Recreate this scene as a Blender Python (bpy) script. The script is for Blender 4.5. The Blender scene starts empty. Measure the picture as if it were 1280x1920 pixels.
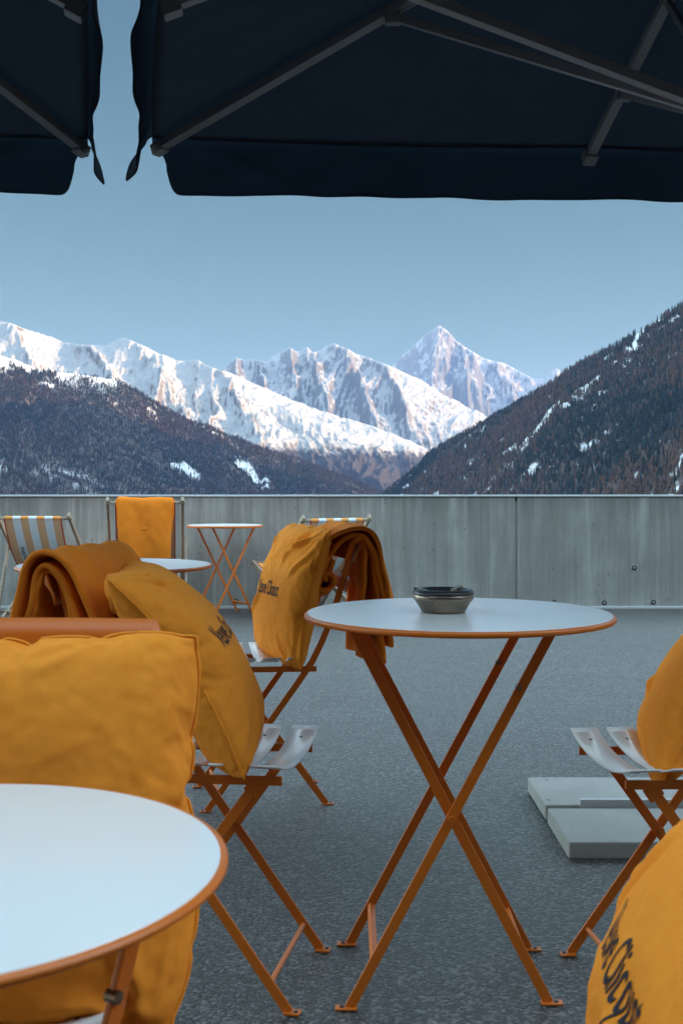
import bpy, bmesh, math, random
import numpy as np
from mathutils import Vector, Matrix, Quaternion
R = math.radians
random.seed(5); rng = np.random.default_rng(11)
S = bpy.context.scene; C = S.collection
FPX, HZ, CX, EYE = 2150.0, 908.0, 640.0, 0.958     # photo pixels: focal length, eye level row, centre column; eye height in m

def P(px, py, D):                                   # photo pixel at forward distance D -> point
    return Vector(((px-CX)/FPX*D, D, EYE-(py-HZ)/FPX*D))

# ------------------------------------------------------------------ materials
def mat(name):
    m = bpy.data.materials.new(name); m.use_nodes = True
    nt = m.node_tree; b = nt.nodes['Principled BSDF']
    return m, nt, b
def N(nt, t, **kw):
    n = nt.nodes.new(t)
    for k, v in kw.items():
        if hasattr(n, k) and k not in n.inputs: setattr(n, k, v)
        else: n.inputs[k].default_value = v
    return n
def L(nt, a, b): nt.links.new(a, b)
def ramp(nt, src, stops, interp='LINEAR'):
    r = nt.nodes.new('ShaderNodeValToRGB'); r.color_ramp.interpolation = interp
    e = r.color_ramp.elements
    while len(e) < len(stops): e.new(.5)
    for i, (p, c) in enumerate(stops):
        e[i].position = p; e[i].color = (c, c, c, 1) if isinstance(c, (int, float)) else (*c, 1)
    L(nt, src, r.inputs[0]); return r.outputs[0]
def mix(nt, f, a, b, mode='MIX'):
    n = nt.nodes.new('ShaderNodeMix'); n.data_type = 'RGBA'; n.blend_type = mode; n.clamp_result = False
    for s, v in ((n.inputs[0], f), (n.inputs[6], a), (n.inputs[7], b)):
        if hasattr(v, 'links'): L(nt, v, s)
        elif isinstance(v, (int, float)): s.default_value = v
        else: s.default_value = (*v, 1)
    return n.outputs[2]
def math_(nt, op, a, b=None):
    n = nt.nodes.new('ShaderNodeMath'); n.operation = op
    for s, v in ((n.inputs[0], a), (n.inputs[1], b)):
        if v is None: continue
        if hasattr(v, 'links'): L(nt, v, s)
        else: s.default_value = v
    if op == 'MULTIPLY_ADD': n.inputs[2].default_value = .5
    return n.outputs[0]
def bump(nt, b, h, strength=.3, dist=.01):
    n = nt.nodes.new('ShaderNodeBump'); n.inputs['Strength'].default_value = strength; n.inputs['Distance'].default_value = dist
    L(nt, h, n.inputs['Height']); L(nt, n.outputs[0], b.inputs['Normal']); return n
def coords(nt, kind='Object', scale=None):
    tc = nt.nodes.new('ShaderNodeTexCoord')
    if scale is None: return tc.outputs[kind]
    mp = nt.nodes.new('ShaderNodeMapping'); mp.inputs['Scale'].default_value = scale
    L(nt, tc.outputs[kind], mp.inputs[0]); return mp.outputs[0]
def noise(nt, co, scale, detail=4, rough=.5, dist=0):
    n = N(nt, 'ShaderNodeTexNoise'); n.inputs['Scale'].default_value = scale; n.inputs['Detail'].default_value = detail
    n.inputs['Roughness'].default_value = rough; n.inputs['Distortion'].default_value = dist
    L(nt, co, n.inputs['Vector']); return n.outputs[0]

def m_paint(name, col, rough=.32, spec=.5, coat=0):
    m, nt, b = mat(name)
    co = coords(nt)
    n = noise(nt, co, 9, 5, .6)
    L(nt, mix(nt, ramp(nt, n, [(.35, 0), (.75, 1)]), col, tuple(c*.95 for c in col)), b.inputs['Base Color'])
    L(nt, ramp(nt, noise(nt, co, 30, 3), [(.3, rough*.93), (.8, rough*1.08)]), b.inputs['Roughness'])
    b.inputs['Specular IOR Level'].default_value = spec; b.inputs['Coat Weight'].default_value = coat; b.inputs['Coat Roughness'].default_value = .12
    bump(nt, b, noise(nt, co, 900, 2), .05, .0004)
    return m
ORANGE = m_paint('orange_powder_coat', (.66, .155, .010), .36)
SKY_SHEEN = m_paint('orange_gloss_sky_sheen', (.84, .835, .83), .30, .8, .4)  # sky reflection on orange gloss paint, put into a pale base colour
_nt = SKY_SHEEN.node_tree; _b = _nt.nodes['Principled BSDF']; _co = coords(_nt, 'Object', (1, 1, 1))
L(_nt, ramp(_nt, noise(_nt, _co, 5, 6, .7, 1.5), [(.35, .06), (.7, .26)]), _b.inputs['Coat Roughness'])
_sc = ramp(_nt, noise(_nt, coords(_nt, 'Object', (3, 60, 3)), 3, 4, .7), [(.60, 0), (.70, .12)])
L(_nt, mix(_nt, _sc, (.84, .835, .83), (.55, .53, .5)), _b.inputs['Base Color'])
def m_cloth(name, col, col2, weave=1400, wr=.35, sheen=.06, fuzz=False):
    m, nt, b = mat(name)
    co = coords(nt)
    n = noise(nt, co, 60, 4, .6)
    L(nt, mix(nt, ramp(nt, n, [(.3, 0), (.75, .7)]), col, col2), b.inputs['Base Color'])
    b.inputs['Roughness'].default_value = .9; b.inputs['Specular IOR Level'].default_value = .15
    b.inputs['Sheen Weight'].default_value = sheen; b.inputs['Sheen Roughness'].default_value = .5
    b.inputs['Sheen Tint'].default_value = (*[min(1, c*1.6+.1) for c in col], 1)
    h = math_(nt, 'ADD', math_(nt, 'MULTIPLY', noise(nt, co, weave if not fuzz else 260, 3, .7), .25 if not fuzz else 1.0), math_(nt, 'MULTIPLY', noise(nt, co, 22, 5, .55, .6), .45))
    bump(nt, b, h, wr, .006)
    return m
CUSHION = m_cloth('amber_cotton', (.95, .325, .035), (.90, .275, .024))
BLANKET = m_cloth('orange_wool', (.84, .235, .020), (.76, .195, .014), wr=.35, sheen=.15, fuzz=True)
INK = m_paint('dark_print_ink', (.035, .035, .045), .8, .2)
m, nt, b = mat('navy_canvas'); NAVY = m
co = coords(nt)
L(nt, mix(nt, ramp(nt, noise(nt, co, 5, 6, .6), [(.3, 0), (.7, 1)]), (.032, .040, .052), (.043, .053, .068)), b.inputs['Base Color'])
b.inputs['Roughness'].default_value = .95; b.inputs['Specular IOR Level'].default_value = .1
tr = nt.nodes.new('ShaderNodeBsdfTranslucent'); tr.inputs[0].default_value = (.010, .016, .024, 1)
ms = nt.nodes.new('ShaderNodeMixShader'); ms.inputs[0].default_value = .2
L(nt, b.outputs[0], ms.inputs[1]); L(nt, tr.outputs[0], ms.inputs[2]); L(nt, ms.outputs[0], nt.nodes['Material Output'].inputs[0])
bump(nt, b, math_(nt, 'ADD', noise(nt, co, 900, 2), math_(nt, 'MULTIPLY', noise(nt, coords(nt, 'Object', (1.2, 6, 9)), 4, 6, .65, 1.6), 5)), .7, .012)
NAVYV = NAVY.copy(); NAVYV.name = 'navy_canvas_backlit'  # same cloth as the canopy, more translucent so the valance reads as backlit
for n_ in NAVYV.node_tree.nodes:
    if n_.type == 'MIX_SHADER': n_.inputs[0].default_value = .7
    if n_.type == 'BSDF_TRANSLUCENT': n_.inputs[0].default_value = (.075, .10, .13, 1)
RIBM = m_paint('grey_aluminium', (.21, .21, .225), .5, .4)
STEEL, nt, b = mat('brushed_steel')
b.inputs['Base Color'].default_value = (.24, .19, .15, 1); b.inputs['Metallic'].default_value = 1  # brown reflection of the orange furniture is put into the steel colour
L(nt, ramp(nt, noise(nt, coords(nt, 'Object', (1, 1, 60)), 25, 3), [(.3, .22), (.7, .38)]), b.inputs['Roughness'])
DARKM = m_paint('black_metal', (.02, .022, .025), .35, .5)
m, nt, b = mat('weathered_wood'); WOOD = m
w = noise(nt, coords(nt, 'Object', (14, 14, 1.5)), 6, 6, .65)
L(nt, mix(nt, ramp(nt, w, [(.3, 0), (.7, 1)]), (.26, .19, .13), (.42, .34, .26)), b.inputs['Base Color']); b.inputs['Roughness'].default_value = .7
bump(nt, b, w, .3, .002)
# striped sling
m, nt, b = mat('striped_canvas'); STRIPE = m
at = nt.nodes.new('ShaderNodeAttribute'); at.attribute_name = 'across'
f = math_(nt, 'FRACT', math_(nt, 'MULTIPLY', at.outputs['Fac'], 3.5))
st = math_(nt, 'LESS_THAN', f, .5)
geo = nt.nodes.new('ShaderNodeNewGeometry')
orr = mix(nt, geo.outputs['Backfacing'], (.74, .3, .07), (.74, .40, .22))
L(nt, mix(nt, st, (.72, .74, .78), orr), b.inputs['Base Color']); b.inputs['Roughness'].default_value = .9
bump(nt, b, noise(nt, coords(nt), 700, 2), .2, .002)
RED = m_paint('red_hem', (.5, .06, .03), .8, .2)
# asphalt
m, nt, b = mat('asphalt'); ASPH = m
co = coords(nt)
big = noise(nt, co, .55, 5, .6)
stain = noise(nt, coords(nt, 'Object', (1, .35, 1)), 1.3, 6, .7, .8)
grain = noise(nt, co, 62, 5, .82)
vo = N(nt, 'ShaderNodeTexVoronoi', feature='F1'); vo.inputs['Scale'].default_value = 150; L(nt, co, vo.inputs['Vector'])
base = mix(nt, ramp(nt, grain, [(.38, 0), (.66, 1)]), (.010, .010, .010), (.115, .112, .106))
sepc = nt.nodes.new('ShaderNodeSeparateColor'); L(nt, vo.outputs['Color'], sepc.inputs[0]); cell = sepc.outputs[0]
base = mix(nt, .85, base, mix(nt, ramp(nt, cell, [(.25, 0), (.70, .28), (.97, 1)]), (.002, .002, .002), (.235, .23, .222)))
vo2 = N(nt, 'ShaderNodeTexVoronoi', feature='F1'); vo2.inputs['Scale'].default_value = 38; L(nt, co, vo2.inputs['Vector'])
base = mix(nt, ramp(nt, vo2.outputs['Distance'], [(.16, .8), (.24, 0)]), base, (.21, .205, .19))
crk = noise(nt, coords(nt, 'Object', (.5, 2.2, 1)), .9, 8, .75, 1.5)
base = mix(nt, ramp(nt, crk, [(.485, 0), (.5, .45), (.515, 0)]), base, (.02, .02, .02))
base = mix(nt, ramp(nt, big, [(.35, 0), (.7, .45)]), base, (.078, .076, .072))
base = mix(nt, ramp(nt, stain, [(.60, 0), (.78, .35)]), base, (.045, .04, .04))
L(nt, base, b.inputs['Base Color'])
L(nt, ramp(nt, stain, [(.3, .34), (.7, .5)]), b.inputs['Roughness']); b.inputs['Specular IOR Level'].default_value = .8
bump(nt, b, math_(nt, 'ADD', math_(nt, 'MULTIPLY', cell, .55), math_(nt, 'ADD', math_(nt, 'MULTIPLY', vo.outputs['Distance'], -.8), math_(nt, 'MULTIPLY', grain, .6))), .9, .006)
# board-marked concrete
def m_conc(name, c1, c2, streak=True):
    m, nt, b = mat(name)
    co = coords(nt)
    s1 = noise(nt, coords(nt, 'Object', (1, 1, .05)), 9, 6, .7)
    s2 = noise(nt, coords(nt, 'Object', (1, 1, .02)), 38, 4, .7)
    n3 = noise(nt, co, 3, 7, .7)
    base = mix(nt, ramp(nt, n3, [(.3, 0), (.72, 1)]), c1, c2)
    if streak:
        base = mix(nt, ramp(nt, s2, [(.40, .38), (.58, 0)]), base, tuple(c*.6 for c in c1))
        base = mix(nt, ramp(nt, s1, [(.36, .45), (.52, 0)]), base, tuple(c*.6 for c in c1))
        base = mix(nt, ramp(nt, noise(nt, coords(nt, 'Object', (1, 1, .4)), 1.1, 6, .75, .8), [(.45, 0), (.62, .55)]), base, tuple(c*.72 for c in c1))
        base = mix(nt, ramp(nt, s1, [(.55, 0), (.68, .35)]), base, tuple(min(1, c*1.3) for c in c2))
        sp = nt.nodes.new('ShaderNodeSeparateXYZ'); L(nt, co, sp.inputs[0])
        # rain run-off grime below the coping, uneven along the wall
        run = math_(nt, 'SUBTRACT', sp.outputs[2], math_(nt, 'MULTIPLY', s1, .75))
        base = mix(nt, ramp(nt, run, [(.40, 0), (.62, .5)]), base, tuple(c*.5 for c in c1))
    vo = N(nt, 'ShaderNodeTexVoronoi', feature='F1'); vo.inputs['Scale'].default_value = 9; L(nt, co, vo.inputs['Vector'])
    base = mix(nt, ramp(nt, vo.outputs['Distance'], [(.05, .8), (.085, 0)]), base, tuple(c*.35 for c in c1))
    sp2 = ramp(nt, noise(nt, co, 110, 4, .8), [(.30, .5), (.42, 0)])
    base = mix(nt, sp2, base, tuple(c*.5 for c in c1))
    L(nt, base, b.inputs['Base Color']); b.inputs['Roughness'].default_value = .82
    bump(nt, b, math_(nt, 'ADD', math_(nt, 'MULTIPLY', s2, .6), noise(nt, co, 120, 4, .7)), .35, .006)
    return m
CONC = m_conc('board_marked_concrete', (.27, .262, .24), (.39, .38, .352))
PAVE = m_conc('pale_paving_concrete', (.31, .31, .30), (.40, .40, .385), False)
GALV = m_paint('galvanised_steel', (.45, .47, .48), .45, .6)
BLOCKER_CLAD = m_paint('blocker_cladding', (.13, .07, .035), .9, .2)  # dark brown of the added hotel front, set for its bounce
BLOCKER_GLASS = m_paint('blocker_dark_glass', (.02, .025, .03), .1, .6)

# ------------------------------------------------------------------ helpers
def tag(o, label=None, cat=None, group=None, kind=None):
    if label: o['label'] = label
    if cat: o['category'] = cat
    if group: o['group'] = group
    if kind: o['kind'] = kind
    return o
def empty(name, loc, rz, label, cat, group=None):
    o = bpy.data.objects.new(name, None); C.objects.link(o)
    o.empty_display_size = .1; o.location = loc; o.rotation_euler = (0, 0, rz)
    return tag(o, label, cat, group)
def link(name, bm, m, parent=None, smooth=False, bev=0, sub=0, solid=0):
    me = bpy.data.meshes.new(name)
    if isinstance(bm, bmesh.types.BMesh):
        bmesh.ops.recalc_face_normals(bm, faces=bm.faces[:]); bm.to_mesh(me); bm.free()
    else:
        me.from_pydata([tuple(v) for v in bm[0]], [], bm[1])
    me.materials.append(m)
    if smooth: me.shade_smooth()
    o = bpy.data.objects.new(name, me); C.objects.link(o)
    if parent is not None: o.parent = parent
    if solid:
        s = o.modifiers.new('s', 'SOLIDIFY'); s.thickness = solid; s.offset = 0
    if bev:
        q = o.modifiers.new('b', 'BEVEL'); q.width = bev; q.segments = 2; q.limit_method = 'ANGLE'
        if not smooth: me.shade_smooth(); q.harden_normals = True
    if sub:
        q = o.modifiers.new('u', 'SUBSURF'); q.levels = sub; q.render_levels = sub
    return o
def box(bm, c, s, M=None):
    r = bmesh.ops.create_cube(bm, size=1)
    for v in r['verts']:
        v.co = Vector((v.co.x*s[0], v.co.y*s[1], v.co.z*s[2])) + Vector(c)
        if M is not None: v.co = M @ v.co
def bar(bm, pts, w, t, side):
    """rectangular bar swept along pts; t = size along 'side', w = size across it"""
    pts = [Vector(p) for p in pts]; side = Vector(side).normalized(); rings = []
    for i, p in enumerate(pts):
        d = (pts[min(i+1, len(pts)-1)] - pts[max(i-1, 0)]).normalized()
        n = d.cross(side).normalized(); s2 = n.cross(d).normalized()
        rings.append([bm.verts.new(p + n*w/2*a + s2*t/2*b_) for a, b_ in ((-1, -1), (1, -1), (1, 1), (-1, 1))])
    for a, b_ in zip(rings, rings[1:]):
        for k in range(4): bm.faces.new((a[k], a[(k+1) % 4], b_[(k+1) % 4], b_[k]))
    bm.faces.new(rings[0][::-1]); bm.faces.new(rings[-1])
def rod(bm, a, b_, r, seg=12):
    a, b_ = Vector(a), Vector(b_); d = b_-a
    q = d.to_track_quat('Z', 'Y').to_matrix().to_4x4()
    bmesh.ops.create_cone(bm, cap_ends=True, segments=seg, radius1=r, radius2=r, depth=d.length, matrix=Matrix.Translation((a+b_)/2) @ q)
def lathe(bm, prof, seg=64, c=(0, 0, 0)):
    rings = []
    for r, z in prof:
        rings.append([bm.verts.new((c[0]+r*math.cos(2*math.pi*k/seg), c[1]+r*math.sin(2*math.pi*k/seg), c[2]+z)) for k in range(seg)])
    for a, b_ in zip(rings, rings[1:]):
        for k in range(seg): bm.faces.new((a[k], a[(k+1) % seg], b_[(k+1) % seg], b_[k]))
    bm.faces.new(rings[0][::-1]); bm.faces.new(rings[-1])
def grid(fn, nu, nv):
    V = [fn(i/nu, j/nv) for i in range(nu+1) for j in range(nv+1)]
    F = [(i*(nv+1)+j, (i+1)*(nv+1)+j, (i+1)*(nv+1)+j+1, i*(nv+1)+j+1) for i in range(nu) for j in range(nv)]
    return V, F
def nz(x, y=0, z=0):
    from mathutils import noise as mn
    return mn.noise(Vector((x, y, z)))

# ------------------------------------------------------------------ camera, world, sun
cam = bpy.data.cameras.new('camera'); co_ = bpy.data.objects.new('camera', cam); C.objects.link(co_); S.camera = co_
co_.location = (0, 0, EYE); co_.rotation_euler = (R(90), 0, 0)
cam.lens = FPX/1920*36; cam.sensor_width = 36; cam.clip_end = 80000; cam.clip_start = .05
cam.shift_y = -(960-HZ)/1920
cam.dof.use_dof = True; cam.dof.focus_distance = 3.6; cam.dof.aperture_fstop = 13
SUN_AZ, SUN_EL = 94, 13         # degrees to the right of the view direction; height
w = bpy.data.worlds.new('World'); S.world = w; w.use_nodes = True
nt = w.node_tree; bg = nt.nodes['Background']
sky = nt.nodes.new('ShaderNodeTexSky'); sky.sky_type = 'NISHITA'; sky.sun_disc = False
sky.sun_elevation = R(SUN_EL); sky.sun_rotation = R(SUN_AZ); sky.altitude = 1500; sky.air_density = 1.0; sky.dust_density = .4; sky.ozone_density = 2.5
tcw = nt.nodes.new('ShaderNodeTexCoord'); spw = nt.nodes.new('ShaderNodeSeparateXYZ'); L(nt, tcw.outputs['Generated'], spw.inputs[0])
# low sky dimmed over the peaks, overhead sky brightened to light the terrace
hi = ramp(nt, spw.outputs[2], [(0, (.0395, .0365, .0120)), (.12, (.0300, .0302, .0140)), (.42, (.0285, .0335, .0215)), (.58, (1.05, .75, .445)), (1, (1.05, .75, .445))])
side = ramp(nt, math_(nt, 'MULTIPLY_ADD', spw.outputs[1], .5), [(.30, (.06, .045, .03)), (.52, (.55, .44, .30)), (.74, (.84, .62, .39)), (.93, (0, 0, 0))])       # side sky brightened as well, to light the terrace from left and right
hi = mix(nt, 1.0, hi, side, 'LIGHTEN')
gn = nt.nodes.new('ShaderNodeVectorMath'); gn.operation = 'SCALE'; gn.inputs['Scale'].default_value = 7.6; L(nt, hi, gn.inputs[0])
L(nt, mix(nt, 1.0, sky.outputs[0], gn.outputs[0], 'MULTIPLY'), bg.inputs[0]); bg.inputs[1].default_value = .15
sl = bpy.data.lights.new('sun', 'SUN'); sl.energy = 4.1; sl.angle = R(.5); sl.color = (1, .60, .30)
so = bpy.data.objects.new('sun', sl); C.objects.link(so)
sd = Vector((math.sin(R(SUN_AZ))*math.cos(R(SUN_EL)), math.cos(R(SUN_AZ))*math.cos(R(SUN_EL)), math.sin(R(SUN_EL))))
so.rotation_euler = (-sd).to_track_quat('-Z', 'Y').to_euler()
S.view_settings.view_transform = 'Standard'; S.view_settings.look = 'None'; S.view_settings.exposure = 1.68; S.view_settings.gamma = 1
S.cycles.volume_bounces = 0; S.cycles.max_bounces = 8

# ------------------------------------------------------------------ terrace
GS = .011
def gz(y): return 0 if y < 2.6 else -GS*(y-2.6)
V, F = [], []
ys = [-9, 2.6, 9.72]
for i, y in enumerate(ys):
    V += [(-16, y, gz(y)), (16, y, gz(y))]
    if i: F.append((2*i-2, 2*i-1, 2*i+1, 2*i))
tag(link('terrace_ground', (V, F), ASPH), kind='structure')
# parapet wall: three cast panels
WT = P(0, 932, 9.6).z; WB = gz(9.6)-.02
wall = empty('concrete_wall', (0, 9.6, WB), 0, 'long low grey concrete parapet wall with vertical board marks at the terrace edge', 'wall')
jx = [P(967, 0, 9.6).x, -9.0, 9.0]
for a, b_ in ((-14, -3.9), (-3.88, jx[0]-.007), (jx[0]+.007, 6.4), (6.42, 14)):
    bm = bmesh.new(); box(bm, ((a+b_)/2, .12, (WT-WB)/2), (b_-a, .24, WT-WB)); o = link('wall_panel', bm, CONC, wall, bev=.006)
bm = bmesh.new(); box(bm, (0, .11, (WT-WB)/2-.01), (27.9, .196, WT-WB-.05)); link('wall_core', bm, CONC, wall)
bm = bmesh.new(); box(bm, (0, .12, WT-WB+.010), (28, .262, .014)); link('coping_strip', bm, GALV, wall, bev=.003)
bm = bmesh.new(); box(bm, (0, -.03, .028), (28, .05, .02)); link('base_strip', bm, GALV, wall, bev=.003)
for px, py in ((443, 1127), (1038, 1129), (1132, 1130), (1224, 1129), (760, 1128), (1188, 1065), (120, 1128), (1320, 1129), (560, 1128)):
    p = P(px, py, 9.598); bm = bmesh.new()
    lathe(bm, [(.010, .0), (.019, .0), (.019, -.003), (.010, -.003)], 20)
    bmesh.ops.rotate(bm, verts=bm.verts[:], matrix=Matrix.Rotation(R(90), 3, 'X')); bmesh.ops.translate(bm, verts=bm.verts[:], vec=(p.x, -.006, p.z-WB))
    o = link('tie_hole', bm, DARKM, wall)
    bm = bmesh.new(); bmesh.ops.create_uvsphere(bm, u_segments=12, v_segments=8, radius=.0085); bmesh.ops.translate(bm, verts=bm.verts[:], vec=(p.x, -.004, p.z-WB)); link('tie_plug', bm, PAVE, o, True)
# unseen hotel front, added behind the camera to darken the near terrace
bl = empty('unseen_hotel_blocker', (0, -3.6, 0), 0, 'unseen hotel front added behind the camera to darken the near terrace', 'building')
bm = bmesh.new(); box(bm, (0, -.3, 2.6), (26, .6, 5.4)); link('wall', bm, BLOCKER_CLAD, bl)
bm = bmesh.new(); box(bm, (0, 1.65, 3.3), (26, 3.3, .25)); link('shade_roof', bm, BLOCKER_CLAD, bl)  # unseen overhang, added to keep overhead sky off the nearest furniture
for k in range(-4, 5):
    bm = bmesh.new(); box(bm, (k*2.7, .02, 1.35), (1.9, .06, 2.3)); f_ = link('blocker_window', bm, DARKM, bl)
    bm = bmesh.new(); box(bm, (k*2.7, .06, 1.35), (1.76, .03, 2.16)); link('blocker_pane', bm, BLOCKER_GLASS, f_)

# ------------------------------------------------------------------ bistro tables
def make_table(name, px, py, D, rz, label, group, lx=0, r=.3, e=1.0):
    """px,py: centre of top in the photo"""
    p = P(px, py, D); h = p.z - gz(D)
    t = empty(name, (p.x, D, gz(D)), rz, label, 'table', group)
    bm = bmesh.new(); lathe(bm, [(.002, h-.004), (r-.012, h-.004), (r-.012, h), (.002, h)][1:3] and [(.002, h-.003), (r-.007, h-.003), (r-.0055, h-.0015), (r-.0065, h), (.002, h)], 96)
    link('tabletop', bm, SKY_SHEEN, t, True).data.polygons.foreach_set('use_smooth', [0]*len(t.children[0].data.polygons))
    prof = [(r-.009, h-.0125*e), (r-.002, h-.0115*e), (r, h-.009*e), (r, h-.0045*e), (r-.002, h-.0015), (r-.0042, h-.0003), (r-.0055, h-.0006), (r-.0095, h-.004)]
    bm = bmesh.new(); seg = 96; rings = []
    for rr, z in prof: rings.append([bm.verts.new((rr*math.cos(2*math.pi*k/seg), rr*math.sin(2*math.pi*k/seg), z)) for k in range(seg)])
    for a, b_ in zip(rings, rings[1:]+rings[:1]):
        for k in range(seg): bm.faces.new((a[k], a[(k+1) % seg], b_[(k+1) % seg], b_[k]))
    link('rim', bm, ORANGE, t, True)
    bm = bmesh.new(); lathe(bm, [(.002, h-.009), (r-.009, h-.009), (r-.009, h-.0045), (.002, h-.0045)], 96); link('underside', bm, ORANGE, t)
    zt = h-.0125; hx = .183*r/.3
    for fr, (sy, yy) in enumerate(((1, .122*r/.3), (-1, .146*r/.3))):          # inner and outer leg frames
        for s in (-1, 1):
            y = s*yy; bm = bmesh.new()
            foot = (sy*hx+lx*1.2, y, .004); top = (-sy*hx+lx, y, zt)
            d = (Vector(top)-Vector(foot)).normalized()
            bar(bm, [foot, top], .0185, .006, (0, 1, 0))
            # outward-bent pad with a screw hole
            box(bm, (sy*(hx+.006)+lx*1.2, y, .0035), (.04, .02, .004))
            lg = link('leg', bm, ORANGE, t, bev=.0012)
            bm = bmesh.new(); rod(bm, (sy*(hx+.014)+lx*1.2, y, .0055), (sy*(hx+.014)+lx*1.2, y, .0075), .0045, 10); link('screw', bm, DARKM, lg)
        k = .12
        bm = bmesh.new(); c_ = Vector((sy*hx+lx*1.2, 0, 0)).lerp(Vector((-sy*hx+lx, 0, zt)), k)
        bar(bm, [(c_.x, -yy, c_.z), (c_.x, yy, c_.z)], .012, .012, (d.x, 0, d.z)); link('stretcher', bm, ORANGE, t, bev=.0015)
        bm = bmesh.new(); bar(bm, [(-sy*hx+lx, -yy-.012, zt+.002), (-sy*hx+lx, yy+.012, zt+.002)], .02, .014, (0, 0, 1)); link('top_bracket', bm, ORANGE, t, bev=.0015)
    for s in (-1, 1):
        bm = bmesh.new(); rod(bm, (lx*1.1, s*.114*r/.3, zt/2), (lx*1.1, s*.156*r/.3, zt/2), .007); link('pivot_bolt', bm, ORANGE, t)
        c_ = Vector((-hx, 0, 0)).lerp(Vector((hx, 0, zt)), .86)
        bm = bmesh.new(); rod(bm, (c_.x-.012+lx, s*.14*r/.3, c_.z-.01), (c_.x-.012+lx, s*.154*r/.3, c_.z-.01), .0055); link('catch_pin', bm, STEEL, t)
    return t
G_T = 'round folding bistro tables'
make_table('bistro_table', 859, 1148, 2.235, R(-.5), 'round bistro table carrying the steel ashtray, top painted pale for sky reflection, orange crossed legs', G_T, lx=-.024)
make_table('bistro_table', 215, 1058, 3.56, R(93), 'round bistro table, top painted pale for sky reflection, behind the blanket draped chair', G_T)
make_table('bistro_table', 422, 984, 9.1, R(36), 'orange bistro table seen edge on, standing alone by the concrete wall', G_T, e=1.5)
nt_ = make_table('bistro_table', -161, 1619, .88, R(62), 'big blurred round table cut off by the lower left corner of the photo', G_T, r=.24, e=.62)

# ashtray
p = P(829, 1143, 2.26); p.z = EYE-(1148-HZ)/FPX*2.24
a = empty('ashtray', (p.x, 2.24, p.z+.0005), R(20), 'round steel ashtray with dark lid on the middle bistro table', 'ashtray')
bm = bmesh.new(); lathe(bm, [(.004, 0), (.040, 0), (.0425, .0015), (.0445, .005), (.054, .021), (.0585, .026), (.0592, .030), (.0592, .035), (.056, .037), (.052, .036), (.048, .03), (.004, .03)], 72); link('bowl', bm, STEEL, a, True)
bm = bmesh.new(); lathe(bm, [(.0595, .0352), (.0602, .037), (.059, .0415), (.055, .0448), (.049, .0455), (.046, .0448), (.044, .040), (.036, .036), (.004, .0355)][::-1], 72)
bmesh.ops.delete(bm, geom=[f for f in bm.faces if f.calc_center_median().length < 0], context='FACES'); link('lid', bm, DARKM, a, True)
for k in range(3):
    an = k*2*math.pi/3+.5; bm = bmesh.new(); bar(bm, [(.03*math.cos(an), .03*math.sin(an), .040), (.058*math.cos(an), .058*math.sin(an), .0465)], .012, .004, (0, 0, 1)); link('cigarette_rest', bm, STEEL, a, bev=.001)

# ------------------------------------------------------------------ bistro chairs (facing +x locally)
HWID = .138
def make_chair(label, group):
    c = empty('bistro_chair', (0, 0, 0), 0, label, 'chair', group)
    # smooth curved back bar
    pts = [(.18, .004), (-.10, .385), (-.135, .436), (-.165, .495), (-.192, .56), (-.215, .63), (-.24, .715), (-.258, .785)]
    for s in (-1, 1):
        y = s*(HWID+.006); bm = bmesh.new()
        bar(bm, [(x, y, z) for x, z in pts], .019, .005, (0, 1, 0)); box(bm, (.186, y-s*.002, .0035), (.03, .022, .004))
        lg = link('back_post', bm, ORANGE, c, bev=.001)
        bm = bmesh.new(); rod(bm, (.193, y, .005), (.193, y, .0075), .004, 10); link('screw', bm, DARKM, lg)
        y = s*(HWID-.006); bm = bmesh.new()
        bar(bm, [(-.18, y, .004), (.112, y, .405)], .019, .005, (0, 1, 0)); box(bm, (-.186, y, .0035), (.03, .022, .004)); lg = link('leg', bm, ORANGE, c, bev=.001)
        bm = bmesh.new(); rod(bm, (-.193, y, .005), (-.193, y, .0075), .004, 10); link('screw', bm, DARKM, lg)
        bm = bmesh.new(); bar(bm, [(.165, y+s*.001, .418), (-.15, y+s*.001, .412)], .017, .005, (0, 1, 0))
        bar(bm, [(.10, y+s*.001, .412), (.125, y+s*.001, .395)], .028, .004, (0, 1, 0)); link('seat_rail', bm, ORANGE, c, bev=.001)
        bm = bmesh.new(); rod(bm, (-.005, s*(HWID-.014), .253), (-.005, s*(HWID+.016), .253), .006); link('pivot_bolt', bm, ORANGE, c)
    # slats: dished, ends turned up
    for i, x in enumerate((.142, .066, -.010, -.086)):
        def fn(u, v, x=x):
            yy = (u-.5)*.35
            q = abs(u-.5)*2
            return Vector((x+(v-.5)*.056, yy, .424 + .030*q**2.2))
        sl_ = link('seat_slat', grid(fn, 22, 2), SKY_SHEEN, c, True, solid=.003)
        for s in (-1, 1):
            bm = bmesh.new(); rod(bm, (x, s*.131, .438), (x, s*.131, .4418), .0038, 10); link('rivet', bm, DARKM, sl_)
    # two curved back slats
    for z0, hh in ((.764, .064), (.665, .045)):
        def fn(u, v, z0=z0, hh=hh):
            q = abs(u-.5)*2; yy = (u-.5)*.345
            ed = (1-max(0, (q-.93)/.07)**2)**.5 if q < 1 else .25
            xb = -.241-(z0-.715)*.29
            return Vector((xb-.013-.014*(1-q*q)-(v-.5)*hh*.28, yy, z0+(v-.5)*hh*max(.3, ed)))
        link('back_slat', grid(fn, 40, 3), ORANGE, c, True, solid=.003)
    bm = bmesh.new(); rod(bm, (.145, -HWID, .053), (.145, HWID, .053), .005); link('stretcher', bm, ORANGE, c)
    bm = bmesh.new(); rod(bm, (-.145, -HWID, .05), (-.145, HWID, .05), .005); link('stretcher', bm, ORANGE, c)
    return c
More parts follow.
